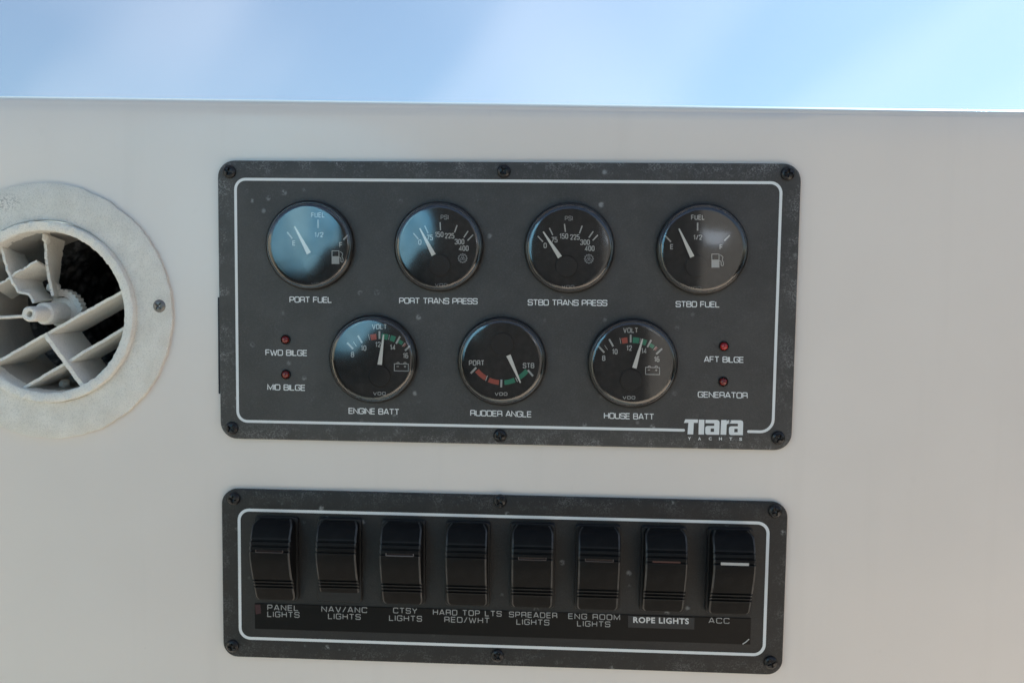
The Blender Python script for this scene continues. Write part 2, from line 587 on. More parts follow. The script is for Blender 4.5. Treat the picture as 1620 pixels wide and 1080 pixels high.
# ------------------------------------------------------------------ dashboard
VC = P(78, 493)                         # vent centre on the face
VR = (P(275, 493) - P(78, 493)).length  # flange radius
root = thing('dashboard', (0, 0, 0), 'white moulded fibreglass dashboard face that carries the vent and both black panels', 'dashboard')
bm = bmesh.new()
zb = 0.082
circ = [(VC.x + VR * 0.74 * math.cos(2 * math.pi * i / 64), VC.z + VR * 0.74 * math.sin(2 * math.pi * i / 64)) for i in range(64)]
fill(bm, [[(-1.1, -0.6), (1.1, -0.6), (1.1, zb), (-1.1, zb)], circ], lambda x, y, h: Vector((x, -h, y)))
# rounded upper part: the face leans out a little, rolls over a tight edge, and runs back as the dash top
prof = [(0.0, 0.0), (0.25, 0.0), (0.5, 0.0002), (0.7, 0.0006), (0.83, 0.0011)]
nx = 60
rows = []
for i in range(nx + 1):
    x = -1.1 + 2.2 * i / nx
    zt = -((-289.3) + (x / S + 70.6) * (17.7 / 1597.4)) * S
    zt *= 1 + 0.0055 / DIST
    hgt = zt - zb
    line = [(zb + a * hgt * 1.0, y) for a, y in prof]
    y0 = 0.0017
    R_ = 0.0052
    for k in range(0, 9):
        a = rad(90 * k / 8)
        line.append((zt - R_ + R_ * math.sin(a), y0 + R_ - R_ * math.cos(a)))
    line += [(zt - 0.001, 0.05), (zt - 0.012, 0.45)]
    rows.append([bm.verts.new((x, y, z)) for z, y in line])
for a, q in zip(rows, rows[1:]):
    for k in range(len(a) - 1):
        bm.faces.new((a[k], q[k], q[k + 1], a[k + 1]))
obj_bm('face', bm, M['gelcoat'], root, 50)

# ------------------------------------------------------------------ unseen cockpit behind the camera, built for glass reflections and bounce light
def box(bm, x0, x1, y0, y1, z0, z1):
    g = bmesh.ops.create_cube(bm, size=1)
    for v in g['verts']:
        v.co = Vector((x0 if v.co.x < 0 else x1, y0 if v.co.y < 0 else y1, z0 if v.co.z < 0 else z1))
b = NB('deck_nonskid')
b.set(Base_Color=b.mix(b.noise(b.mapping(), 14, 4), (0.48, 0.41, 0.335), (0.58, 0.50, 0.415)), Roughness=0.8)
M['deck'] = b.m
M['white_frp'] = plain('white_fibreglass', (0.15, 0.145, 0.14), 0.6)
M['dark_canvas'] = plain('dark_canvas', (0.010, 0.009, 0.009), 0.95)
b = NB('blue_canvas')
b.set(Base_Color=b.mix(b.ramp(b.noise(b.mapping(scale=(1, 1, 0.4), rot=(0, 0.6, 0)), 5, 4), 0.35, 0.65), (0.14, 0.48, 0.80), (0.34, 0.70, 0.94)), Roughness=0.8)
M['blue_canvas'] = b.m
bm = bmesh.new()
box(bm, -2.0, 2.0, -3.2, 0.10, -1.0, -0.95)
prop(obj_bm('deck', bm, M['deck'], None, None), kind='structure')
ht = thing('hardtop', (0, -1.4, 0.9), 'white fibreglass hardtop over the helm', 'hardtop')  # unseen; depth trimmed so sun and sky get past it
bm = bmesh.new()
box(bm, -1.05, 1.05, -0.84, -0.58, 0.88, 0.94)
bmesh.ops.bevel(bm, geom=list(bm.edges), offset=0.02, segments=2, affect='EDGES')
obj_bm('roof', bm, plain('white_roof_fibreglass', (0.70, 0.68, 0.65), 0.5), ht)
cu = thing('canvas_curtain', (0, -2.2, -0.95), 'dark canvas curtain hanging behind the helm', 'curtain')  # unseen dark sheet, added to block sky from the gauge glass
bm = bmesh.new()
n = 80
pr_ = [(-0.50 + 0.98 * i / n, -2.2 + 0.012 * math.sin(i * 0.8)) for i in range(n + 1)]
cols = [[bm.verts.new((x, y + dy, z)) for z, dy in ((-0.94, 0.04), (0.0, 0.0), (0.87, -0.01))] for x, y in pr_]
for a, q in zip(cols, cols[1:]):
    for k in range(2):
        bm.faces.new((a[k], q[k], q[k + 1], a[k + 1]))
obj_bm('canvas', bm, M['dark_canvas'], cu, 80)
bl = thing('boat_cover', (-1.2, -1.7, -0.95), 'blue canvas boat cover bundled on a dark side screen', 'boat cover')  # unseen blue shape, added to throw blue into the gauge glass
bm = bmesh.new()
bmesh.ops.create_icosphere(bm, subdivisions=5, radius=1)
for v in bm.verts:
    d = v.co.normalized()
    k = 1 + 0.10 * noise.noise(d * 2.2) + 0.06 * noise.noise(d * 6) + 0.03 * abs(noise.noise(d * 14))
    v.co = Vector((-0.90 + d.x * 0.50 * k, -1.85 + d.y * 0.30 * k, 0.18 + max(-0.37, d.z * 0.62 * k)))
obj_bm('cover', bm, M['blue_canvas'], bl, 80)
co = thing('coaming', (-1.5, -1.2, -0.95), 'cream fibreglass side coaming on the left of the helm', 'coaming')  # unseen wall, added to bounce warm sun onto the dash
bm = bmesh.new()
box(bm, -1.58, -1.48, -2.1, -0.15, -0.949, 0.35)
bmesh.ops.bevel(bm, geom=list(bm.edges), offset=0.03, segments=3, affect='EDGES')
obj_bm('side', bm, plain('cream_fibreglass', (0.74, 0.64, 0.50), 0.5), co)
sp_ = thing('cabin_bulkhead', (1.0, -2.26, -0.95), 'grey cabin bulkhead with a small pale blind behind the helm', 'bulkhead')
ss = thing('side_screen', (-1.0, -1.55, -0.95), 'dark low side screen on the left of the helm', 'screen')  # unseen dark sheet, outline shaped to trim the blue reflection
bm = bmesh.new()
fill(bm, [[(-1.46, -0.949), (-0.34, -0.949), (-0.34, 0.12), (-0.46, 0.06), (-0.54, -0.06), (-0.64, -0.17), (-0.86, -0.22), (-1.46, -0.22)]], lambda x, y, h: Vector((x, -1.55 + h, y)), 0.03, 0)
obj_bm('screen', bm, M['dark_canvas'], ss)
bm = bmesh.new()
fill(bm, [[(0.52, -0.94), (1.6, -0.94), (1.6, 0.7), (0.30, 0.7), (0.40, 0.30)]], lambda x, y, h: Vector((x, -2.26 + h, y)), 0.04, 0)
obj_bm('wall', bm, M['white_frp'], sp_, 30)
bm = bmesh.new()
fill(bm, [[(0.54, 0.20), (0.72, 0.18), (0.86, 0.34), (0.48, 0.36)]], lambda x, y, h: Vector((x, -2.215 + h, y)), 0.012, 0)
obj_bm('blind', bm, plain('pale_blind', (0.66, 0.76, 0.92), 0.7), sp_, None)  # pale patch stands in for a bright window mirrored in the glass

# ------------------------------------------------------------------ windscreen
wr = thing('windscreen', (0, 0.40, 0.10), 'salt-streaked clear windscreen above the white dashboard with blue sky through it', 'windscreen')
bm = bmesh.new()
bot, top = Vector((0, 0.40, 0.09)), Vector((0, -0.05, 0.95))
nrm = Vector((0, -(top - bot).z, (top - bot).y)).normalized()
for s_ in (0,):
    vs_ = [bm.verts.new(p + Vector((x, 0, 0))) for p, x in ((bot, -1.3), (bot, 1.3), (top, 1.3), (top, -1.3))]
    bm.faces.new(vs_)
obj_bm('pane', bm, M['pane'], wr, None)

# ------------------------------------------------------------------ screws
def screw_mesh(name, R, h, cross=True):
    n = 26
    bm = bmesh.new()
    g = []
    for j in range(n + 1):
        row = []
        for i in range(n + 1):
            u, v = 2 * i / n - 1, 2 * j / n - 1
            x, z = u * math.sqrt(1 - v * v / 2), v * math.sqrt(1 - u * u / 2)
            r = math.hypot(x, z)
            y = h * math.sqrt(max(0, 1 - (r * 0.985) ** 2.6))
            wdt = 0.15 - 0.07 * r
            if (abs(x) < wdt or abs(z) < wdt) and r < 0.60:
                y -= h * 0.75 * (1 - 0.8 * r)
            elif r < 0.27 and abs(x) + abs(z) < 0.33:
                y -= h * 0.5
            row.append(bm.verts.new((x * R, -y, z * R)))
        g.append(row)
    for j in range(n):
        for i in range(n):
            bm.faces.new((g[j][i], g[j][i + 1], g[j + 1][i + 1], g[j + 1][i]))
    edge = [e for e in bm.edges if e.is_boundary]
    ex = bmesh.ops.extrude_edge_only(bm, edges=edge)
    for v in ex['geom']:
        if isinstance(v, bmesh.types.BMVert):
            v.co.y = 0.0008
    bmesh.ops.recalc_face_normals(bm, faces=bm.faces)
    me = bpy.data.meshes.new(name)
    bm.to_mesh(me); bm.free()
    smooth(me, 40)
    return me
SCREW = screw_mesh('screw', 10.6 * S, 0.0022)
SCREW.materials.append(M['screw'])
def screw(px, py, parent, h, ang):
    o = bpy.data.objects.new('screw', SCREW)
    COL.objects.link(o)
    o.parent = parent
    o.location = P(px, py, h) - root_of(parent)
    o.rotation_euler = (0, rad(ang), 0)
    return o

# ------------------------------------------------------------------ panels
def panel(name, u0, v0, u1, v1, rc, line, label, base, worn, amount, seed, holes=()):
    c = UV((u0 + u1) / 2, (v0 + v1) / 2)
    r = thing(name, c, label, 'control panel')
    bm = bmesh.new()
    T = 0.0032
    out = rrect(u0, v0, u1, v1, rc)
    inn = rrect(u0 + 2.2, v0 + 2.2, u1 - 2.2, v1 - 2.2, rc - 2.2)
    fill(bm, [inn, *holes], lambda x, y, h: UV(x, y, h), 0, T)
    # rounded edge
    n = len(out)
    ring = []
    for f in (0, 0.35, 0.7, 1):
        hh = T - (1 - math.cos(f * math.pi / 2)) * 2.2 * S
        ring.append([bm.verts.new(UV(inn[i][0] + (out[i][0] - inn[i][0]) * math.sin(f * math.pi / 2), inn[i][1] + (out[i][1] - inn[i][1]) * math.sin(f * math.pi / 2), hh)) for i in range(n)])
    ring.append([bm.verts.new(UV(*out[i], 0)) for i in range(n)])
    for a, q in zip(ring, ring[1:]):
        for i in range(n):
            j = (i + 1) % n
            bm.faces.new((a[i], a[j], q[j], q[i]))
    bmesh.ops.remove_doubles(bm, verts=bm.verts, dist=1e-6)
    lx0, ly0, lx1, ly1 = line
    mat = panel_mat(name + '_plastic', (lx1 - lx0) / 2 * S, (ly1 - ly0) / 2 * S, base, worn, amount, seed)
    obj_bm('faceplate', bm, mat, r, 30)
    return r, T

U0, V0, U1, V1 = -525.5, -197.5, 384.5, 246.3
up, T = panel('instrument_panel', U0, V0, U1, V1, 27, (-498.5, -170, 356.6, 219.3),
              'upper black instrument panel with seven round gauges and four red lamps', (0.047, 0.046, 0.0445), (0.24, 0.24, 0.24), 0.85, 1.3)
PT = T
# white border line, open where the maker's lettering stands
bm = bmesh.new()
x0, y0, x1, y1 = -496.5, -168, 354.6, 217.3
gapL, gapR = uv_of(1080, 680)[0], uv_of(1182, 684)[0]
rr = 16
def arc(cx, cy, r, a0, a1, n=8):
    return [(cx + r * math.cos(rad(a0 + (a1 - a0) * i / n)), cy + r * math.sin(rad(a0 + (a1 - a0) * i / n))) for i in range(n + 1)]
def capped(pts, t):
    a, q = Vector(pts[0]), Vector(pts[1])
    d = (a - q).normalized()
    e = Vector((-d.y, d.x))
    return pts
path = [(gapL, y1)] + arc(x0 + rr, y1 - rr, rr, 90, 180) + arc(x0 + rr, y0 + rr, rr, 180, 270) + arc(x1 - rr, y0 + rr, rr, 270, 360) + arc(x1 - rr - 4, y1 - rr - 4, rr + 4, 0, 90) + [(gapR, y1)]
P2, F = ribbon(path, 4.4)
add_flat(bm, P2, F, lambda x, y, h: UV(x, y, h), 0, T + 0.00012)
for ex_ in (gapL, gapR):
    cpt = [(ex_ + 2.2 * math.cos(rad(30 * i)), y1 + 2.2 * math.sin(rad(30 * i))) for i in range(12)]
    add_flat(bm, cpt, [list(range(12))], lambda x, y, h: UV(x, y, h), 0, T + 0.00014)
obj_bm('border_line', bm, M['print_white'], up, None)
for i, (x, y) in enumerate(((363, 272), (797, 271), (1246, 275), (367, 677), (791, 689), (1231, 692))):
    screw(x, y, up, T, 20 + 37 * i)
# gasket edge that sticks out on the left
bm = bmesh.new()
a_, b_ = uv_of(346, 470), uv_of(350, 622)
fill(bm, [[(U0 - 3.2, a_[1]), (U0 + 6, a_[1]), (U0 + 6, b_[1]), (U0 - 3.6, b_[1])]], lambda x, y, h: UV(x, y, h), 0.0018, 0.0)
obj_bm('gasket', bm, M['gasket'], up, None)

def caption(txt, x0, x1, cy, hgt, parent, mat, h, slope, t=0.15, name='caption', gap=0.36):
    bm = bmesh.new()
    lines = txt if isinstance(txt, list) else [(txt, x0, x1, cy)]
    for (s, a, q, y) in lines:
        stroke_text(bm, s, a, q, y, hgt, t=t, h=h, slope=slope, gap=gap)
    return obj_bm(name, bm, mat, parent, None)

for txt, a, q, y in (('PORT FUEL', 458, 525, 474), ('PORT TRANS PRESS', 631.5, 755.5, 476), ('STBD TRANS PRESS', 835, 960.7, 478.7), ('STBD FUEL', 1069, 1138.5, 481.2),
                     ('ENGINE BATT', 551.5, 631.6, 650.4), ('RUDDER ANGLE', 744, 841, 654), ('HOUSE BATT', 955.5, 1034.7, 658),
                     ('FWD BILGE', 420, 486, 557.8), ('MID BILGE', 423, 483, 612.6), ('AFT BILGE', 1113.7, 1176.7, 568.5), ('GENERATOR', 1104, 1182.8, 624.5)):
    sl = 0.008 + 0.017 * (y - 470) / 200
    caption(txt, a, q, y, 9.6, up, M['print_white'], T, sl, gap=0.22)

# maker's lettering
Z = lambda x, y: (1060 + x / 5.4, 520 + y / 5.4)
zz = lambda pts: [Z(*p) for p in pts]
bm = bmesh.new()
poly(bm, zz([(118, 803), (131, 772), (239, 773), (237, 802), (203, 802), (198, 901), (149, 899), (157, 801)]), T + 0.00013)
poly(bm, zz([(246, 774), (294, 775), (290, 902), (243, 901)]), T + 0.00013)
for dx, dy in ((0, 0), (202, 3)):
    q = lambda pts: zz([(x + dx, y + dy) for x, y in pts])
    poly(bm, q([(303, 776), (402, 777), (418, 784), (423, 798), (420, 904), (316, 903), (303, 896), (301, 882), (301, 846), (306, 833), (320, 828), (378, 828), (378, 806), (303, 805)]),
         T + 0.00013, 0.0, [q([(348, 850), (376, 850), (376, 879), (346, 879)])])
poly(bm, zz([(437, 778), (484, 778), (483, 788), (497, 779), (520, 779), (512, 809), (494, 809), (484, 818), (480, 904), (431, 903)]), T + 0.00013)
for ch, x, y in zip('YACHTS', (166, 252, 343, 431, 519, 603), (936, 937, 937, 938, 939, 941)):
    px, py = Z(x, y)
    font_text(bm, ch, px, py, 4.7, T, 0.8, 0.03, width=4.6)
obj_bm('logo', bm, M['print_white'], up, None)

# ------------------------------------------------------------------ indicator lamps
for px, py, lab, mt in ((452, 537, 'dark red indicator lamp above the FWD BILGE caption', 'lamp'), (452.5, 592, 'dark red indicator lamp above the MID BILGE caption', 'lamp'),
                        (1145, 547.5, 'brighter red indicator lamp above the AFT BILGE caption', 'lamp_bright'), (1144, 603.5, 'dark red indicator lamp above the GENERATOR caption', 'lamp')):
    c = P(px, py, T)
    r = thing('indicator_lamp', c, lab, 'indicator lamp', 'red indicator lamps on the gauge panel')
    bm = bmesh.new()
    lathe(bm, [(7.9 * S, 0), (7.7 * S, 0.0007), (6.6 * S, 0.0012), (6.0 * S, 0.0006)], c, 32)
    obj_bm('collar', bm, M['bezel'], r)
    bm = bmesh.new()
    lathe(bm, [(6.1 * S * math.cos(rad(a)), 0.0004 + 0.0024 * math.sin(rad(a))) for a in range(0, 90, 12)] + [(0, 0.0028)], c, 32)
    obj_bm('lens', bm, M[mt], r, 60)

# ------------------------------------------------------------------ gauges
RB = 70.2 * S
DH = T + 0.0006                # dial height
def gauge_meshes():
    c = Vector((0, 0, 0))
    bm = bmesh.new()
    lathe(bm, [(RB, 0), (RB, 0.0024), (RB - 0.0004, 0.0034), (RB - 0.0012, 0.0040), (RB - 0.0022, 0.0038), (RB - 0.0024, 0.0030), (RB - 0.0030, 0.0012), (RB - 0.0033, 0.0007)], c, 96)
    bez = ('bezel', bm, M['bezel'])
    bm = bmesh.new()
    lathe(bm, [(RB - 0.0030, 0.0006), (0, 0.0006)], c, 64)
    dial = ('dial', bm, M['dial'])
    bm = bmesh.new()
    r0 = RB - 0.0016
    prof = []
    for k in range(7):                    # rolled rim of the glass
        a = rad(8 + 62 * k / 6)
        prof.append((r0 - 0.0021 * (1 - math.cos(a)), 0.0034 + 0.0024 * math.sin(a)))
    ra, ha = prof[-1]
    hd = 0.0010
    sph = (ra * ra + hd * hd) / (2 * hd)
    for k in range(1, 15):
        rr = ra * (1 - k / 14)
        prof.append((rr, ha + math.sqrt(max(0, sph * sph - rr * rr)) - (sph - hd)))
    lathe(bm, prof, c, 96)
    glass = ('glass', bm, M['lens'])
    out = {}
    for nm, bmx, mt in (bez, dial, glass):
        bmesh.ops.recalc_face_normals(bmx, faces=bmx.faces)
        me = bpy.data.meshes.new(nm)
        bmx.to_mesh(me); bmx.free()
        smooth(me, 40 if nm != 'glass' else 80)
        me.materials.append(mt)
        out[nm] = me
    return out
GM = gauge_meshes()
def lens_glint_ring():  # added metal bead standing in for the bright reflection along the lens edge
    bm = bmesh.new()
    R0, r0 = RB - 0.0017, 0.00034
    lathe(bm, [(R0 + r0 * math.cos(rad(a)), 0.0041 + r0 * math.sin(rad(a))) for a in range(0, 360, 30)], Vector((0, 0, 0)), 96, True)
    bmesh.ops.recalc_face_normals(bm, faces=bm.faces)
    me = bpy.data.meshes.new('trim_ring')
    bm.to_mesh(me); bm.free()
    smooth(me, 80)
    me.materials.append(plain('dark_chrome', (0.13, 0.13, 0.13), 0.15, Metallic=1.0))
    return me
GM['trim_ring'] = lens_glint_ring()

def needle(r, tip, base, pivot, w0=2.0, w1=7.2):
    bm = bmesh.new()
    bar(bm, tip, base, w0, w1, DH + 0.0022, 0.0007)
    obj_bm('needle', bm, M['needle'], r, None)

def hubcap(r, cx, cy, R=17.2):
    bm = bmesh.new()
    c = P(cx, cy, DH)
    lathe(bm, [(R * S, 0.0001), (R * S, 0.0010), (R * S - 0.0005, 0.0014), (0, 0.0015)], c, 40)
    obj_bm('hub_cap', bm, M['hub'], r, 30)

def pump(bm, x0, y0, x1, y1, h):
    """filling pump symbol: outlined tank, filled lower half, hose"""
    sx, sy = x1 - x0, y1 - y0
    f = lambda a, q: (x0 + a * sx, y0 + q * sy)
    t = 1.1
    P2, F = ribbon([f(0, 0), f(0.62, 0), f(0.62, 1), f(0, 1)], t, True)
    add_flat(bm, P2, F, lambda x, y, hh: P(x, y, hh), 0, h)
    poly(bm, [f(0.02, 0.42), f(0.60, 0.42), f(0.60, 1.02), f(0.02, 1.02)], h + 0.00002)
    P2, F = ribbon(rounded([f(0.72, 0.05), f(0.98, 0.22), f(0.88, 0.45), f(1.0, 0.62), f(1.0, 0.88), f(0.80, 0.88), f(0.80, 0.55), f(0.64, 0.50)], 2.0), 1.0)
    add_flat(bm, P2, F, lambda x, y, hh: P(x, y, hh), 0, h + 0.00001)

def gear(bm, cx, cy, R, h):
    pts = []
    for i in range(36):
        a = rad(10 * i)
        q = R * (1.0 if i % 3 else 1.16)
        pts.append((cx + q * math.cos(a), cy + q * math.sin(a)))
    inn = [(cx + 0.80 * R * math.cos(rad(15 * i)), cy + 0.80 * R * math.sin(rad(15 * i))) for i in range(24)]
    poly(bm, pts, h, 0.0, [inn])
    for k in range(3):
        a = rad(90 + 120 * k)
        pp = [(cx + 0.36 * R * math.cos(a) + 0.26 * R * math.cos(rad(45 * i)), cy - 0.36 * R * math.sin(a) + 0.26 * R * math.sin(rad(45 * i))) for i in range(8)]
        P2, F = ribbon(pp, 0.9, True)
        add_flat(bm, P2, F, lambda x, y, hh: P(x, y, hh), 0, h + 0.00001 * k)

def battery(bm, x0, y0, x1, y1, h):
    t = 1.1
    pl = lambda x, y, hh: P(x, y, hh)
    dx = x1 - x0
    P2, F = ribbon([(x0, y0), (x1, y0 + 0.5), (x1, y1 + 0.5), (x0, y1)], t, True)
    add_flat(bm, P2, F, pl, 0, h)
    for a in (0.16, 0.66):
        P2, F = ribbon([(x0 + a * dx, y0), (x0 + (a + 0.05) * dx, y0 - 2), (x0 + (a + 0.15) * dx, y0 - 2), (x0 + (a + 0.2) * dx, y0)], t)
        add_flat(bm, P2, F, pl, 0, h + 0.00001)
    for s_ in ([(0.16, 0.38), (0.32, 0.38)], [(0.68, 0.40), (0.84, 0.40)]):
        bar(bm, (x0 + s_[0][0] * dx, y0 + s_[0][1] * (y1 - y0)), (x0 + s_[1][0] * dx, y0 + s_[1][1] * (y1 - y0)), 1.1, 1.1, h)
    bar(bm, (x0 + 0.76 * dx, y0 + 0.26 * (y1 - y0)), (x0 + 0.76 * dx, y0 + 0.54 * (y1 - y0)), 1.1, 1.1, h + 0.00001)

def band(pts_c, r0, r1, a0, a1, n=8):
    cx, cy = pts_c
    o = [(cx + r1 * math.sin(rad(a0 + (a1 - a0) * i / n)), cy - r1 * math.cos(rad(a0 + (a1 - a0) * i / n))) for i in range(n + 1)]
    i_ = [(cx + r0 * math.sin(rad(a0 + (a1 - a0) * i / n)), cy - r0 * math.cos(rad(a0 + (a1 - a0) * i / n))) for i in range(n, -1, -1)]
    return o + i_

GRP = 'round gauges in the upper panel'
def gauge(px, py, label, org, k, kind, needle_pts, scale=1.0):
    ctr = P(px, py, T)
    r = thing('gauge', ctr, label, 'gauge', GRP)
    for nm in ('bezel', 'dial', 'trim_ring', 'glass'):
        o = bpy.data.objects.new(nm, GM[nm])
        COL.objects.link(o)
        o.parent = r
    z = lambda x, y: (org[0] + x / k, org[1] + y / k)
    kind(r, z)
    needle(r, z(*needle_pts[0]), z(*needle_pts[1]), None)
    return r

H1 = DH + 0.0001
def lettering(r, items, mat='dial_print', hgt=8.4, ws=0.60, name='lettering', bold=0.012):
    for txt, (x, y) in items:
        bm = bmesh.new()
        wd = sum(GL[c][0] * 0.62 + 0.26 for c in txt) - 0.26 + 0.17
        wd *= hgt * (0.78 if txt[0].isdigit() and '/' not in txt else 0.95)
        if len(txt) == 1:
            wd = 4.6
        stroke_text(bm, txt, x - wd / 2, x + wd / 2, y, hgt, t=0.165, gap=0.42, h=DH)
        obj_bm('numeral' if txt[0].isdigit() else 'lettering', bm, M[mat], r, None)
def maker(r, x, y, mat='dial_print'):
    bm = bmesh.new()
    stroke_text(bm, 'VDO', x - 10, x + 10, y, 5.2, t=0.2, gap=0.4, h=DH)
    obj_bm('maker_mark', bm, M[mat], r, None)
def ticks(r, segs, w_, mat='dial_print', name='scale'):
    bm = bmesh.new()
    for s_ in segs:
        ww = s_[2] if len(s_) > 2 else w_
        bar(bm, s_[0], s_[1], ww, ww, H1)
    return obj_bm(name, bm, M[mat], r, None)

def fuel_dial(z, r, E, FF, T1, T2, T3, lab, half, pb, mk):
    lettering(r, [('FUEL', z(*lab)), ('1/2', z(*half)), ('E', z(*E)), ('F', z(*FF))], hgt=8.0)
    ticks(r, [(z(*T1[0]), z(*T1[1])), (z(*T2[0]), z(*T2[1])), (z(*T3[0]), z(*T3[1]))], 2.2)
    bm = bmesh.new()
    pump(bm, *z(pb[0], pb[1]), *z(pb[2], pb[3]), H1)
    obj_bm('pump_symbol', bm, M['dial_print'], r, None)
    maker(r, *z(*mk), 'faint_print')

def g_port_fuel(r, z):
    fuel_dial(z, r, (313, 480), (735, 495), ((252, 382), (298, 440)), ((530, 270), (529, 345)), ((800, 405), (757, 450)), (528, 228), (537, 405), (655, 550, 755, 665), (525, 848))
    hubcap(r, *z(500, 680))
def g_stbd_fuel(r, z):
    fuel_dial(z, r, (237, 500), (670, 503), ((178, 403), (230, 458)), ((464, 290), (463, 360)), ((745, 400), (698, 448)), (466, 243), (465, 418), (588, 565, 690, 680), (440, 862))
    hubcap(r, *z(452, 672))
def psi(r, z, lab, tk, tx, gr, hub, mk):
    lettering(r, [('PSI', z(*lab))], 'faint_print2', 7.6)
    lettering(r, [(s, z(*p)) for s, p in tx], hgt=8.6)
    ticks(r, [(z(*a), z(*q)) for a, q in tk], 1.9)
    bm = bmesh.new()
    gear(bm, *z(*gr), 7.0, H1)
    obj_bm('gear_symbol', bm, M['faint_print2'], r, None)
    hubcap(r, *z(*hub))
    maker(r, *z(*mk), 'faint_print2')
M['faint_print2'] = plain('dim_print', (0.27, 0.27, 0.27), 0.6)
def g_port_psi(r, z):
    psi(r, z, (530, 248), (((250, 392), (295, 445)), ((352, 325), (382, 392)), ((490, 293), (493, 365)), ((643, 320), (620, 385)), ((742, 372), (703, 430)), ((787, 405), (737, 458))),
        (('0', (308, 472)), ('75', (397, 430)), ('150', (482, 403)), ('225', (575, 415)), ('300', (665, 468)), ('400', (703, 527))), (693, 617), (487, 680), (500, 857))
def g_stbd_psi(r, z):
    psi(r, z, (482, 258), (((203, 418), (250, 468)), ((308, 345), (338, 408)), ((443, 308), (452, 380)), ((602, 325), (578, 393)), ((702, 375), (662, 432)), ((743, 408), (697, 457))),
        (('0', (270, 502)), ('75', (352, 450)), ('150', (438, 418)), ('225', (537, 427)), ('300', (628, 473)), ('400', (670, 528))), (663, 622), (462, 690), (475, 873))
def volt(r, z, dx, dy, mk):
    q = lambda x, y: z(x + dx, y + dy)
    lettering(r, [('VOLT', q(470, 240))], hgt=8.2)
    lettering(r, [('8', q(228, 490)), ('10', q(328, 432)), ('12', q(457, 400)), ('14', q(590, 425)), ('16', q(705, 500))], hgt=8.6)
    ticks(r, [(q(180, 383), q(233, 440)), (q(277, 320), q(313, 385)), (q(470, 280), q(470, 350)), (q(655, 327), q(620, 392)), (q(753, 405), q(700, 455)),
              (q(235, 375), q(263, 415), 0.8), (q(372, 308), q(382, 360), 0.8), (q(560, 312), (q(552, 358)), 0.8), (q(703, 385), q(673, 418), 0.8)], 2.8)
    c = q(475, 680)
    for a0, a1, mt, nm in ((-13.8, -5.4, 'red_print', 'red_band'), (2.2, 11.6, 'green_print', 'green_band'), (15.2, 22.6, 'green_print', 'green_band'), (28.5, 35.0, 'green_print', 'green_band'), (36.6, 40.2, 'salmon_print', 'red_band')):
        bm = bmesh.new()
        thin = a0 > 25
        poly(bm, band(c, 57.5 + (1.5 if thin else 0), 66.5 - (1.5 if thin else 0), a0, a1), H1 - 0.00004)
        obj_bm(nm, bm, M[mt], r, None)
    bm = bmesh.new()
    battery(bm, *q(604, 573), *q(730, 636), H1)
    obj_bm('battery_symbol', bm, M['dial_print'], r, None)
    hubcap(r, *q(475, 685))
    maker(r, *z(*mk))
def g_engine(r, z):
    volt(r, z, 43, -32, (513, 808))
def g_house(r, z):
    volt(r, z, 0, 0, (455, 845))
def g_rudder(r, z):
    lettering(r, [('PORT', z(250, 533)), ('STB', z(717, 557))], hgt=8.4)
    ticks(r, [(z(247, 575), z(197, 627), 3.0), (z(473, 683), z(471, 752), 3.0), (z(710, 597), z(757, 652), 3.0), (z(348, 648), z(331, 693), 1.2), (z(600, 665), z(618, 703), 1.2)], 3)
    c = z(478, 425)
    for a0, a1, mt, nm in ((-128, -149.5, 'red_print', 'red_band'), (-155.5, -174.5, 'red_print', 'red_band'), (175.5, 156.5, 'green_print', 'green_band'), (147.5, 128, 'green_print', 'green_band')):
        bm = bmesh.new()
        poly(bm, band(c, 46.5, 54.0, a0, a1), H1 - 0.00004)
        obj_bm(nm, bm, M[mt], r, None)
    hubcap(r, *z(483, 365), 18)
    maker(r, *z(470, 812))

gx = lambda u, v: None
K1 = 5.682
def gpos(i, row):
    u = (-376.4 + 204.2 * i, -65.3) if row == 0 else (-275.6 + 204.6 * i, 112.9)
    return u
for u, lab, org, k, kd, nd in (
    (gpos(0, 0), 'fuel gauge with blue sky mirrored in its glass, above the PORT FUEL caption', (410, 300), K1, g_port_fuel, ((317, 330), (447, 573))),
    (gpos(1, 0), 'black pressure gauge above the PORT TRANS PRESS caption', (610, 300), K1, g_port_psi, ((307, 347), (433, 588))),
    (gpos(2, 0), 'black pressure gauge above the STBD TRANS PRESS caption', (815, 300), K1, g_stbd_psi, ((252, 378), (403, 607))),
    (gpos(3, 0), 'dark fuel gauge above the STBD FUEL caption', (1020, 300), 5.541, g_stbd_fuel, ((300, 342), (417, 590))),
    (gpos(0, 1), 'battery voltmeter above the ENGINE BATT caption, needle just past 12', (510, 480), K1, g_engine, ((550, 280), (515, 550))),
    (gpos(1, 1), 'rudder angle gauge with red and green arc and downward needle', (710, 480), K1, g_rudder, ((644, 712), (536, 465))),
    (gpos(2, 1), 'battery voltmeter above the HOUSE BATT caption, needle near 14', (915, 480), K1, g_house, ((577, 318), (503, 580)))):
    ctr = UV(*u, T)
    r = thing('gauge', ctr, lab, 'gauge', GRP)
    for nm in ('bezel', 'dial', 'trim_ring', 'glass'):
        o = bpy.data.objects.new(nm, GM[nm])
        COL.objects.link(o)
        o.parent = r
    z = (lambda org, k: (lambda x, y: (org[0] + x / k, org[1] + y / k)))(org, k)
    kd(r, z)
    needle(r, z(*nd[0]), z(*nd[1]), None)

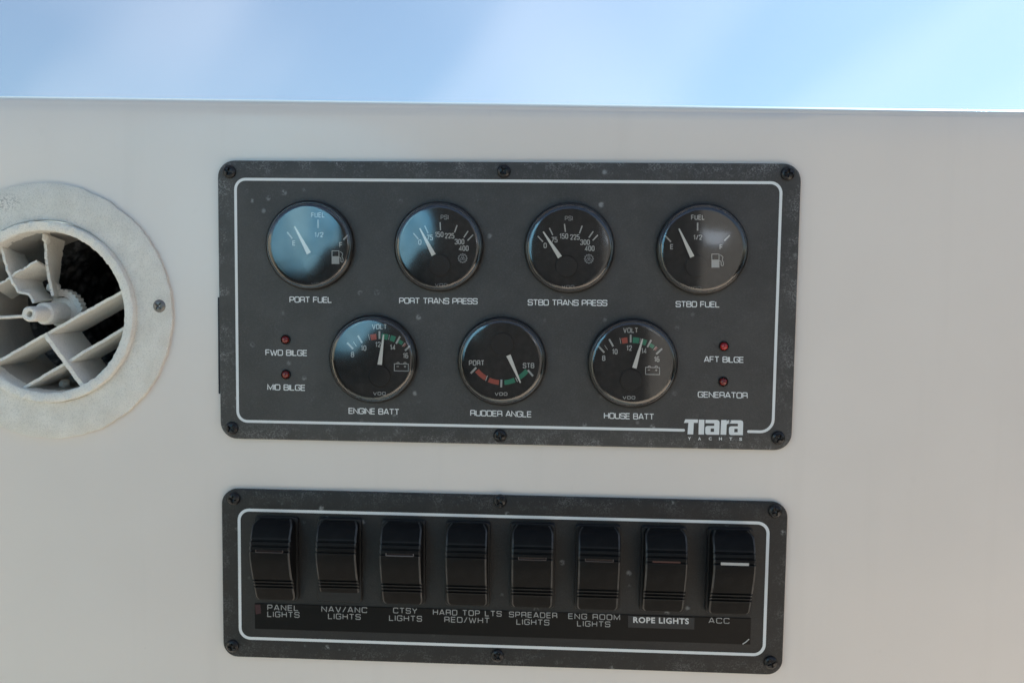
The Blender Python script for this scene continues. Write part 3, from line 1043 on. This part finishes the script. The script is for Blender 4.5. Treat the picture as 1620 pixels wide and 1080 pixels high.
# ------------------------------------------------------------------ switch panel
u0, v0, u1, v1 = -525.0, 329.2, 382.6, 608.4
sp, T2 = panel('switch_panel', u0, v0, u1, v1, 24, (-498.3, 360, 354.8, 578),
               'lower black switch panel with eight rocker switches and a caption strip', (0.0150, 0.0147, 0.0145), (0.11, 0.11, 0.11), 0.7, 5.1)
bm = bmesh.new()
P2, F = ribbon(rrect(-496, 362.3, 352.6, 575.8, 17), 4.8, True)
add_flat(bm, P2, F, lambda x, y, h: UV(x, y, h), 0, T2 + 0.00012)
obj_bm('border_line', bm, M['print_white'], sp, None)
for i, (x, y) in enumerate(((370, 788), (791, 792), (1226, 808), (368, 1021), (787, 1036), (1219, 1047))):
    screw(x, y, sp, T2, 10 + 29 * i)
# caption strip
sa, sb = uv_of(406, 951), uv_of(1185, 973.5)
sc, sdn = uv_of(407.4, 989.5), uv_of(1185, 1015)
SL, SR = (sa[0] + sc[0]) / 2, (sb[0] + sdn[0]) / 2
ST, SBm = (sa[1] + sb[1]) / 2, (sc[1] + sdn[1]) / 2
bm = bmesh.new()
fill(bm, [[(SL, ST), (SR, ST), (SR, SBm), (SL, SBm)]], lambda x, y, h: UV(x, y, h), 0.0006, T2)
obj_bm('caption_strip', bm, M['strip'], sp, None)
bm = bmesh.new()
P2, F = ribbon([(SR - 12, SBm - 0.5), (SR - 7, SBm - 4), (SR - 2, SBm - 9)], 1.3)
add_flat(bm, P2, F, lambda x, y, h: UV(x, y, h), 0.0003, T2 + 0.0006)
obj_bm('lifted_corner', bm, M['dial_print'], sp, None)
bm = bmesh.new()
fill(bm, [[(SL + 0.5, ST + 1.5), (SL + 9, ST + 1.5), (SL + 10, ST + 16), (SL + 1.5, ST + 18)]], lambda x, y, h: UV(x, y, h), 0.0001, T2 + 0.0006)
obj_bm('red_mark', bm, M['red_mark'], sp, None)
H2 = T2 + 0.0006
for lines in ([('PANEL', 423, 472, 960.7), ('LIGHTS', 423, 473.7, 971.3)], [('NAV/ANC', 508.5, 580.7, 963.5), ('LIGHTS', 519, 570.5, 974.6)],
              [('CTSY', 622, 660, 965.3), ('LIGHTS', 615.6, 667.5, 977.4)], [('HARD TOP LTS', 685, 793.4, 968.8), ('RED/WHT', 703, 774.5, 980)],
              [('SPREADER', 805.3, 881.5, 972), ('LIGHTS', 817, 869, 983.4)], [('ENG ROOM', 899, 981, 974.9), ('LIGHTS', 913, 965.4, 986.2)],
              [('ACC', 1121, 1154, 981)]):
    caption(lines, 0, 0, 0, 8.9, sp, M['strip_print'], H2, 0.026, t=0.13, gap=0.40)
bm = bmesh.new()
q = [uv_of(*p) for p in ((992.8, 969.3), (1096.9, 972.6), (1096.5, 990.8), (992.8, 987.6))]
fill(bm, [q], lambda x, y, h: UV(x, y, h), 0.0002, H2)
obj_bm('sticker', bm, M['sticker'], sp, None)
bm = bmesh.new()
font_text(bm, 'ROPE LIGHTS', 1045.8, 980.9, 9.4, H2 + 0.0002, 0.8, 0.03, 0.026, width=88, spacing=1.12)
obj_bm('caption', bm, M['sticker_print'], sp, None)

# ------------------------------------------------------------------ rocker switches
top_v = uv_of(840, 823.5)[1]
bot_v = ST - 9.0
c1, c7 = uv_of(475.5, 870)[0] - 35.5, uv_of(1083, 890)[0] - 35.5
step = (c7 - c1) / 6
HW, BW = 32.6 * S, 35.8 * S
LEN = (bot_v - top_v) * S
def curve(t):
    pts = [(0.0, 4.0), (0.02, 6.8), (0.05, 9.0), (0.10, 11.2), (0.16, 13.0), (0.23, 14.5), (0.32, 15.4), (0.41, 15.2), (0.5, 14.1), (0.6, 12.3), (0.7, 10.2), (0.8, 8.0), (0.9, 5.8), (0.96, 4.4), (1.0, 3.4)]
    for (a, p), (b_, q) in zip(pts, pts[1:]):
        if a <= t <= b_:
            f = (t - a) / (b_ - a)
            f = f
            return (p + (q - p) * f) * 0.001
    return 0.004
def rocker_mesh():
    bm = bmesh.new()
    ts = [i / 60 for i in range(61)]
    grooves = [0.21, 0.27, 0.33, 0.72, 0.765, 0.81]
    gw = 0.011
    for g in grooves:
        ts += [g - gw - 0.004, g - gw, g + gw, g + gw + 0.004]
    ts = sorted(t for t in set(ts))
    rows = []
    rr = 0.0012
    for t in ts:
        # smooth the profile
        f = sum(curve(min(1, max(0, t + d))) for d in (-0.04, -0.02, 0, 0.02, 0.04)) / 5 if 0.09 < t < 0.9 else curve(t)
        cut = 0
        for g in grooves:
            if abs(t - g) <= gw + 1e-9:
                cut = 0.0011
        z = -t * (LEN - 0.0012) - 0.0006
        e = min(1, t / 0.05, (1 - t) / 0.03 if t > 0.97 else 1)
        sh = 0.0024 * (1 - min(1, t / 0.07)) ** 2 + 0.0014 * max(0, (t - 0.95) / 0.05) ** 2
        fr = f - cut
        sec = [(-HW + sh, 0.0), (-HW + sh, fr - rr)]
        for a in (30, 60, 90):
            sec.append((-HW + sh + rr * (1 - math.cos(rad(a))), fr - rr + rr * math.sin(rad(a))))
        sec += [(-s_, h_) for s_, h_ in reversed(sec)]
        rows.append([bm.verts.new((x, -h, z)) for x, h in sec])
    for a, q in zip(rows, rows[1:]):
        for k in range(len(a) - 1):
            bm.faces.new((a[k], q[k], q[k + 1], a[k + 1]))
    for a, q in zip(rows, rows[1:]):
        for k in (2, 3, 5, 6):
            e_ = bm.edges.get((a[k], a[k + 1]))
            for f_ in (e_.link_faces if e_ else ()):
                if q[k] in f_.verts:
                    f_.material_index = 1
    bm.faces.new(rows[0]); bm.faces.new(list(reversed(rows[-1])))
    bmesh.ops.recalc_face_normals(bm, faces=bm.faces)
    me = bpy.data.meshes.new('rocker')
    bm.to_mesh(me); bm.free()
    smooth(me, 28)
    me.materials.append(M['rocker'])
    b = NB('rubbed_rocker_edge')  # edge highlight painted as a lighter colour on the corner strips
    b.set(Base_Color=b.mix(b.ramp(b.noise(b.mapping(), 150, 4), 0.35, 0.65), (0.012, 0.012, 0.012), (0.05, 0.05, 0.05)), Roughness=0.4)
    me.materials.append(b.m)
    return me
def housing_mesh():
    bm = bmesh.new()
    L = LEN
    out = rrect(-BW, -L, BW, 0, 0.0022, 5)
    o2 = [(x * 0.975, -L / 2 + (y + L / 2) * 0.985) for x, y in out]
    n = len(out)
    rings = [[bm.verts.new((x, -h, y)) for x, y in pts] for pts, h in ((out, 0), (out, 0.0022), (o2, 0.0028))]
    for a, q in zip(rings, rings[1:]):
        for i in range(n):
            bm.faces.new((a[i], a[(i + 1) % n], q[(i + 1) % n], q[i]))
    bm.faces.new(rings[-1])
    bmesh.ops.recalc_face_normals(bm, faces=bm.faces)
    me = bpy.data.meshes.new('housing')
    bm.to_mesh(me); bm.free()
    smooth(me, 30)
    me.materials.append(M['switch_body'])
    return me
RM, HM = rocker_mesh(), housing_mesh()
def window_mesh(name, mat, wx0, wx1, raised):
    bm = bmesh.new()
    t = 0.33
    f = curve(t)
    z0 = -t * (LEN - 0.0012) - 0.0006
    d = 0.0005 if raised else 0.0008
    hh = f - d + (0.0004 if raised else 0)
    zh = 0.0007 if not raised else 0.0009
    bmesh.ops.create_cube(bm, size=1)
    for v in bm.verts:
        v.co = Vector((wx0 if v.co.x < 0 else wx1, -(hh if v.co.y < 0 else hh - 0.001), z0 + (zh if v.co.z > 0 else -zh)))
    me = bpy.data.meshes.new(name)
    bm.to_mesh(me); bm.free()
    me.materials.append(mat)
    return me
WD = window_mesh('window', M['lens_dark'], -0.0085, 0.0085, False)
WW = window_mesh('window', M['lens_white'], -0.0085, 0.0085, True)
WRd = window_mesh('window', M['lens_red'], -0.0085, 0.0085, False)
def edge_mesh():
    bm = bmesh.new()
    t = 0.33 + 0.013
    z0 = -t * (LEN - 0.0012) - 0.0006
    hh = curve(t)
    for (xa, xb, za, zb_) in ((-0.0086, 0.0086, -0.00022, 0.00014), (-0.0088, -0.0084, 0.0, 0.0016), (0.0084, 0.0088, 0.0, 0.0016)):
        bm2 = bmesh.ops.create_cube(bm, size=1)
        for v in bm2['verts']:
            v.co = Vector((xa if v.co.x < 0 else xb, -(hh + 0.00012 if v.co.y < 0 else hh - 0.001), z0 + (zb_ if v.co.z > 0 else za)))
    me = bpy.data.meshes.new('window_frame')
    bm.to_mesh(me); bm.free()
    me.materials.append(plain('pale_window_frame', (0.17, 0.155, 0.155), 0.6))
    return me
EM = edge_mesh()
EM2 = EM.copy()
EM2.materials.clear()
EM2.materials.append(plain('dull_window_frame', (0.085, 0.065, 0.06), 0.6))
labs = ['black rocker switch above the PANEL LIGHTS caption', 'black rocker switch with no lit window, above the NAV/ANC LIGHTS caption',
        'black rocker switch with pale window outline, above the CTSY LIGHTS caption', 'black rocker switch with scuffed lower grooves, above HARD TOP LTS',
        'black rocker switch above the SPREADER LIGHTS caption', 'black rocker switch above the ENG ROOM LIGHTS caption',
        'black rocker switch with red window, above the ROPE LIGHTS sticker', 'black rocker switch with white bar window, above the ACC caption']
for i, lab in enumerate(labs):
    c = UV(c1 + step * i, top_v, T2)
    r = thing('rocker_switch', c, lab, 'rocker switch', 'rocker switches in the lower panel')
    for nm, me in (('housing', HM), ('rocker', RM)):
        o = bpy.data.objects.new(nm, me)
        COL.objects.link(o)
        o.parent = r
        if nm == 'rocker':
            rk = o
            o.location.y = -0.0004 + (0.0022 if i == 1 else 0.0)
            o.rotation_euler = (rad((0.0, 1.6, -0.6, 0.7, 0.3, -0.4, 0.5, -0.3)[i]), 0, 0)
    wm = {1: None, 3: None, 6: WRd, 7: WW}.get(i, WD)
    if wm:
        o = bpy.data.objects.new('window', wm); COL.objects.link(o); o.parent = rk
        if i in (0, 2, 4, 5):
            o = bpy.data.objects.new('window_frame', EM if i == 2 else EM2); COL.objects.link(o); o.parent = rk

# ------------------------------------------------------------------ air vent
vent = thing('air_vent', VC, 'round white air vent with broken slats and flaking paint', 'air vent')
nz = lambda p, s: noise.noise(Vector(p) * s)
bm = bmesh.new()
n = 220
rimc = P(73, 494, 0.005)
RO = (P(213, 494, 0.005) - P(73, 494, 0.005)).length
RI = (P(198, 494, 0.005) - P(73, 494, 0.005)).length
prof = [(RO + 0.0004, -0.001, 0), (RO + 0.0005, 0.0020, 0), (RO + 0.0011, 0.0026, 0), (VR * 0.85, 0.0028, 0), (VR - 0.0009, 0.0030, 0.6), (VR - 0.0002, 0.0026, 1), (VR, 0.0018, 1), (VR - 0.0003, 0.0, 1)]
rings = []
for (r_, h, j) in prof:
    ring = []
    for i in range(n):
        a = 2 * math.pi * i / n
        jj = 0.0006 * j * (noise.noise(Vector((math.cos(a) * 9, math.sin(a) * 9, 0))) + 1.0 * noise.noise(Vector((math.cos(a) * 40, math.sin(a) * 40, 3))))
        ring.append(bm.verts.new((VC.x + (r_ + jj) * math.cos(a), -h, VC.z + (r_ + jj) * math.sin(a))))
    rings.append(ring)
for a, q in zip(rings, rings[1:]):
    for i in range(n):
        bm.faces.new((a[i], a[(i + 1) % n], q[(i + 1) % n], q[i]))
obj_bm('flange', bm, M['vent'], vent, 40)
bm = bmesh.new()
prof = [(RO, -0.001), (RO, 0.0030), (RO - 0.0001, 0.0062), (RO - 0.0006, 0.0068), (RI + 0.0008, 0.0066), (RI + 0.0001, 0.0060), (RI, 0.0040), (RI - 0.0004, -0.004)]
rings = []
for k, (r_, h) in enumerate(prof):
    ring = []
    for i in range(n):
        a = 2 * math.pi * i / n
        jj = 0.0006 * (noise.noise(Vector((math.cos(a) * 22, math.sin(a) * 22, k * 0.4))) + 0.8 * noise.noise(Vector((math.cos(a) * 60, math.sin(a) * 60, k))))
        jj *= (0.3 if k < 2 else 1)
        ring.append(bm.verts.new((rimc.x + (r_ + jj) * math.cos(a), -h - jj * 0.5, rimc.z + (r_ + jj) * math.sin(a))))
    rings.append(ring)
for a, q in zip(rings, rings[1:]):
    for i in range(n):
        bm.faces.new((a[i], a[(i + 1) % n], q[(i + 1) % n], q[i]))
obj_bm('rim', bm, M['slat'], vent, 50)
bm = bmesh.new()
lathe(bm, [(RI, -0.002), (RI - 0.001, -0.058), (RI - 0.003, -0.060)], Vector((rimc.x, 0, rimc.z)), 96)
obj_bm('duct', bm, M['duct'], vent, 40)
bm = bmesh.new()
pr = [(RI + 0.004, -0.050)]
for i in range(70):
    pr.append((RI - 0.0035 - 0.004 * (0.5 + 0.5 * math.cos(i * 1.05)) - 0.0002 * i, -0.058 - i * 0.0022))
pr.append((0, -0.058 - 70 * 0.0022))
rg = lathe(bm, pr, Vector((rimc.x, 0, rimc.z)), 64)
for k, ring in enumerate(rg):
    off = 0.0000 + 0.00022 * max(0, k - 4)
    for v in ring:
        v.co.x -= off * 0.9
        v.co.z += off * 0.25 + 0.0012 * noise.noise(v.co * 60)
obj_bm('hose', bm, M['hose'], vent, 60)

def ruled(name, front, back, hf, hb, thick, parent=vent, jag=0.0008, mat='slat', nl=90, nd=6, sm=30):
    """plate between a front polyline and a back polyline, both given as photo points at their own heights"""
    def samp(pl, u):
        ds = [0]
        for a, q in zip(pl, pl[1:]):
            ds.append(ds[-1] + math.hypot(q[0] - a[0], q[1] - a[1]))
        d = u * ds[-1]
        for i in range(len(pl) - 1):
            if d <= ds[i + 1] + 1e-9:
                f = (d - ds[i]) / max(1e-9, ds[i + 1] - ds[i])
                return (pl[i][0] + (pl[i + 1][0] - pl[i][0]) * f, pl[i][1] + (pl[i + 1][1] - pl[i][1]) * f)
        return pl[-1]
    A = [P(*samp(front, i / nl), hf) for i in range(nl + 1)]
    B = [P(*samp(back, i / nl), hb) for i in range(nl + 1)]
    plate(name, A, B, thick, parent, jag, mat, nd, sm)

def plate(name, A, B, thick, parent, jag, mat, nd=6, sm=30):
    bm = bmesh.new()
    nl = len(A) - 1
    lay = []
    for s_ in (-1, 1):
        g = []
        for i in range(nl + 1):
            row = []
            t_ = (A[min(nl, i + 1)] - A[max(0, i - 1)])
            nrm = t_.cross(B[i] - A[i])
            nrm = nrm.normalized() if nrm.length > 1e-12 else Vector((0, 0, 1))
            for k in range(nd + 1):
                u = k / nd
                p = A[i].lerp(B[i], u)
                taper = 0.55 + 0.45 * min(1, u * nd)
                jx = (noise.noise(A[i] * 200 + Vector((7, 1, k))) + 0.9 * max(0, noise.noise(A[i] * 480 + Vector((3, 8, k))))) * jag * 1.3
                if k in (0, nd):
                    p = p + (B[i] - A[i]).normalized() * (jx + noise.noise(A[i] * 800) * jag * 0.8)
                row.append(bm.verts.new(p + nrm * (s_ * thick / 2 * taper) + nrm * noise.noise(p * 90) * jag * 0.5))
            g.append(row)
        lay.append(g)
    for g in lay:
        for i in range(nl):
            for k in range(nd):
                bm.faces.new((g[i][k], g[i + 1][k], g[i + 1][k + 1], g[i][k + 1]))
    a, q = lay
    for i in range(nl):
        for k in (0, nd):
            bm.faces.new((a[i][k], a[i + 1][k], q[i + 1][k], q[i][k]))
    for k in range(nd):
        for i in (0, nl):
            bm.faces.new((a[i][k], a[i][k + 1], q[i][k + 1], q[i][k]))
    obj_bm(name, bm, M[mat], parent, sm)

def straight(name, p0, p1, h, depth, thick, jag=0.0008, mat='slat', nl=90):
    A = [P(p0[0] + (p1[0] - p0[0]) * i / nl, p0[1] + (p1[1] - p0[1]) * i / nl, h) for i in range(nl + 1)]
    B = [a + Vector((0, depth, 0)) for a in A]
    plate(name, A, B, thick, vent, jag, mat)

VZ = lambda x, y: (x / 3.6, 340 + y / 3.6)
vz = lambda pts: [VZ(*p) for p in pts]
straight('slat', (-22, 582), (197, 459), 0.0025, 0.036, 0.0032)
straight('slat', (24, 622), (196, 519), 0.0025, 0.034, 0.0032)
straight('crossbar', (70, 528), (134, 616), 0.0045, 0.036, 0.0050, 0.0004)
ruled('broken_slat', vz([(-30, 412), (50, 356), (105, 322), (210, 262)]), vz([(60, 470), (110, 442), (210, 386), (322, 328)]), 0.001, -0.028, 0.0022)
ruled('twisted_blade', vz([(2, 165), (12, 215), (42, 325), (75, 392), (110, 440), (165, 452), (190, 500)]), vz([(100, 178), (118, 215), (160, 285), (200, 345), (232, 388), (262, 450), (305, 482)]), 0.0015, -0.026, 0.0028, nl=50)
ruled('spoke', vz([(252, 108), (262, 240), (278, 365), (300, 460)]), vz([(358, 150), (338, 250), (325, 380), (330, 470)]), -0.008, -0.030, 0.0030)
straight('spoke', (-20, 503), (40, 500), 0.004, 0.012, 0.0022, 0.0005)
# hub
hubroot = None
hc = P(46, 497, 0.013)
bm = bmesh.new()
hcx = Vector((hc.x, 0, hc.z))
lathe(bm, [(0.0, 0.0085), (0.0014, 0.0085), (0.0016, 0.0128), (0.0030, 0.0133), (0.0038, 0.0126), (0.0040, 0.0110), (0.0041, -0.001), (0.0056, -0.0015), (0.0060, -0.003), (0.0060, -0.020), (0.0085, -0.022), (0.0086, -0.032), (0.0, -0.032)], hcx, 40)
for v in bm.verts:
    v.co.x = hcx.x + (v.co.x - hcx.x) * 1.22
    v.co.z = hcx.z + (v.co.z - hcx.z) * 1.22
for v in bm.verts:
    v.co += Vector((noise.noise(v.co * 300), noise.noise(v.co * 300 + Vector((5, 5, 5))), noise.noise(v.co * 300 + Vector((9, 0, 2))))) * 0.00035
obj_bm('hub', bm, M['slat'], vent, 45)
# toothed quarter ring behind the hub
gc = P(*VZ(378, 545), -0.028)
k_ = (P(*VZ(378 + 100, 545), -0.028) - gc).length / 100
def ring2(ro, ri, a0, a1, teeth, n=60):
    o = []
    for i in range(n + 1):
        a = rad(a0 + (a1 - a0) * i / n)
        q = ro + (teeth if (i // 3) % 2 else 0)
        o.append((q * math.cos(a), q * math.sin(a)))
    return o + [(ri * math.cos(rad(a0 + (a1 - a0) * i / n)), ri * math.sin(rad(a0 + (a1 - a0) * i / n))) for i in range(n, -1, -1)]
bm = bmesh.new()
pl = lambda x, y, h: Vector((gc.x + x * k_, gc.y - h, gc.z + y * k_))
fill(bm, [ring2(112, 80, -15, 118, 7)], pl, 0.006, 0)
fill(bm, [ring2(62, 48, -20, 130, 0)], pl, 0.006, 0.001)
fill(bm, [[(30, -16), (120, 10), (118, 26), (28, 4)]], pl, 0.005, 0.0005)
fill(bm, [[(-60, 40), (-40, 30), (-10, 100), (-30, 112)]], pl, 0.005, 0.0005)
obj_bm('ratchet', bm, M['slat'], vent, 30)
# ragged lumps: broken pins
def lump(px, py, h, rx, rz, ry, seed):
    bm = bmesh.new()
    bmesh.ops.create_icosphere(bm, subdivisions=3, radius=1)
    c = P(px, py, h)
    for v in bm.verts:
        d = 1 + 0.35 * noise.noise(v.co * 1.7 + Vector((seed, 0, 0))) + 0.18 * noise.noise(v.co * 4 + Vector((0, seed, 0)))
        v.co = c + Vector((v.co.x * rx * d, v.co.y * ry * d, v.co.z * rz * d))
    obj_bm('broken_pin', bm, M['slat'], vent, 60)
lump(103, 607, -0.022, 0.0026, 0.0040, 0.005, 2)
lump(85, 455, -0.020, 0.0030, 0.0036, 0.006, 5)
lump(74, 376, -0.006, 0.0020, 0.0036, 0.004, 8)
o = screw(253, 484, vent, 0.0022, 40)
o.data = SCREW.copy()
o.data.materials.clear()
o.data.materials.append(M['steel'])
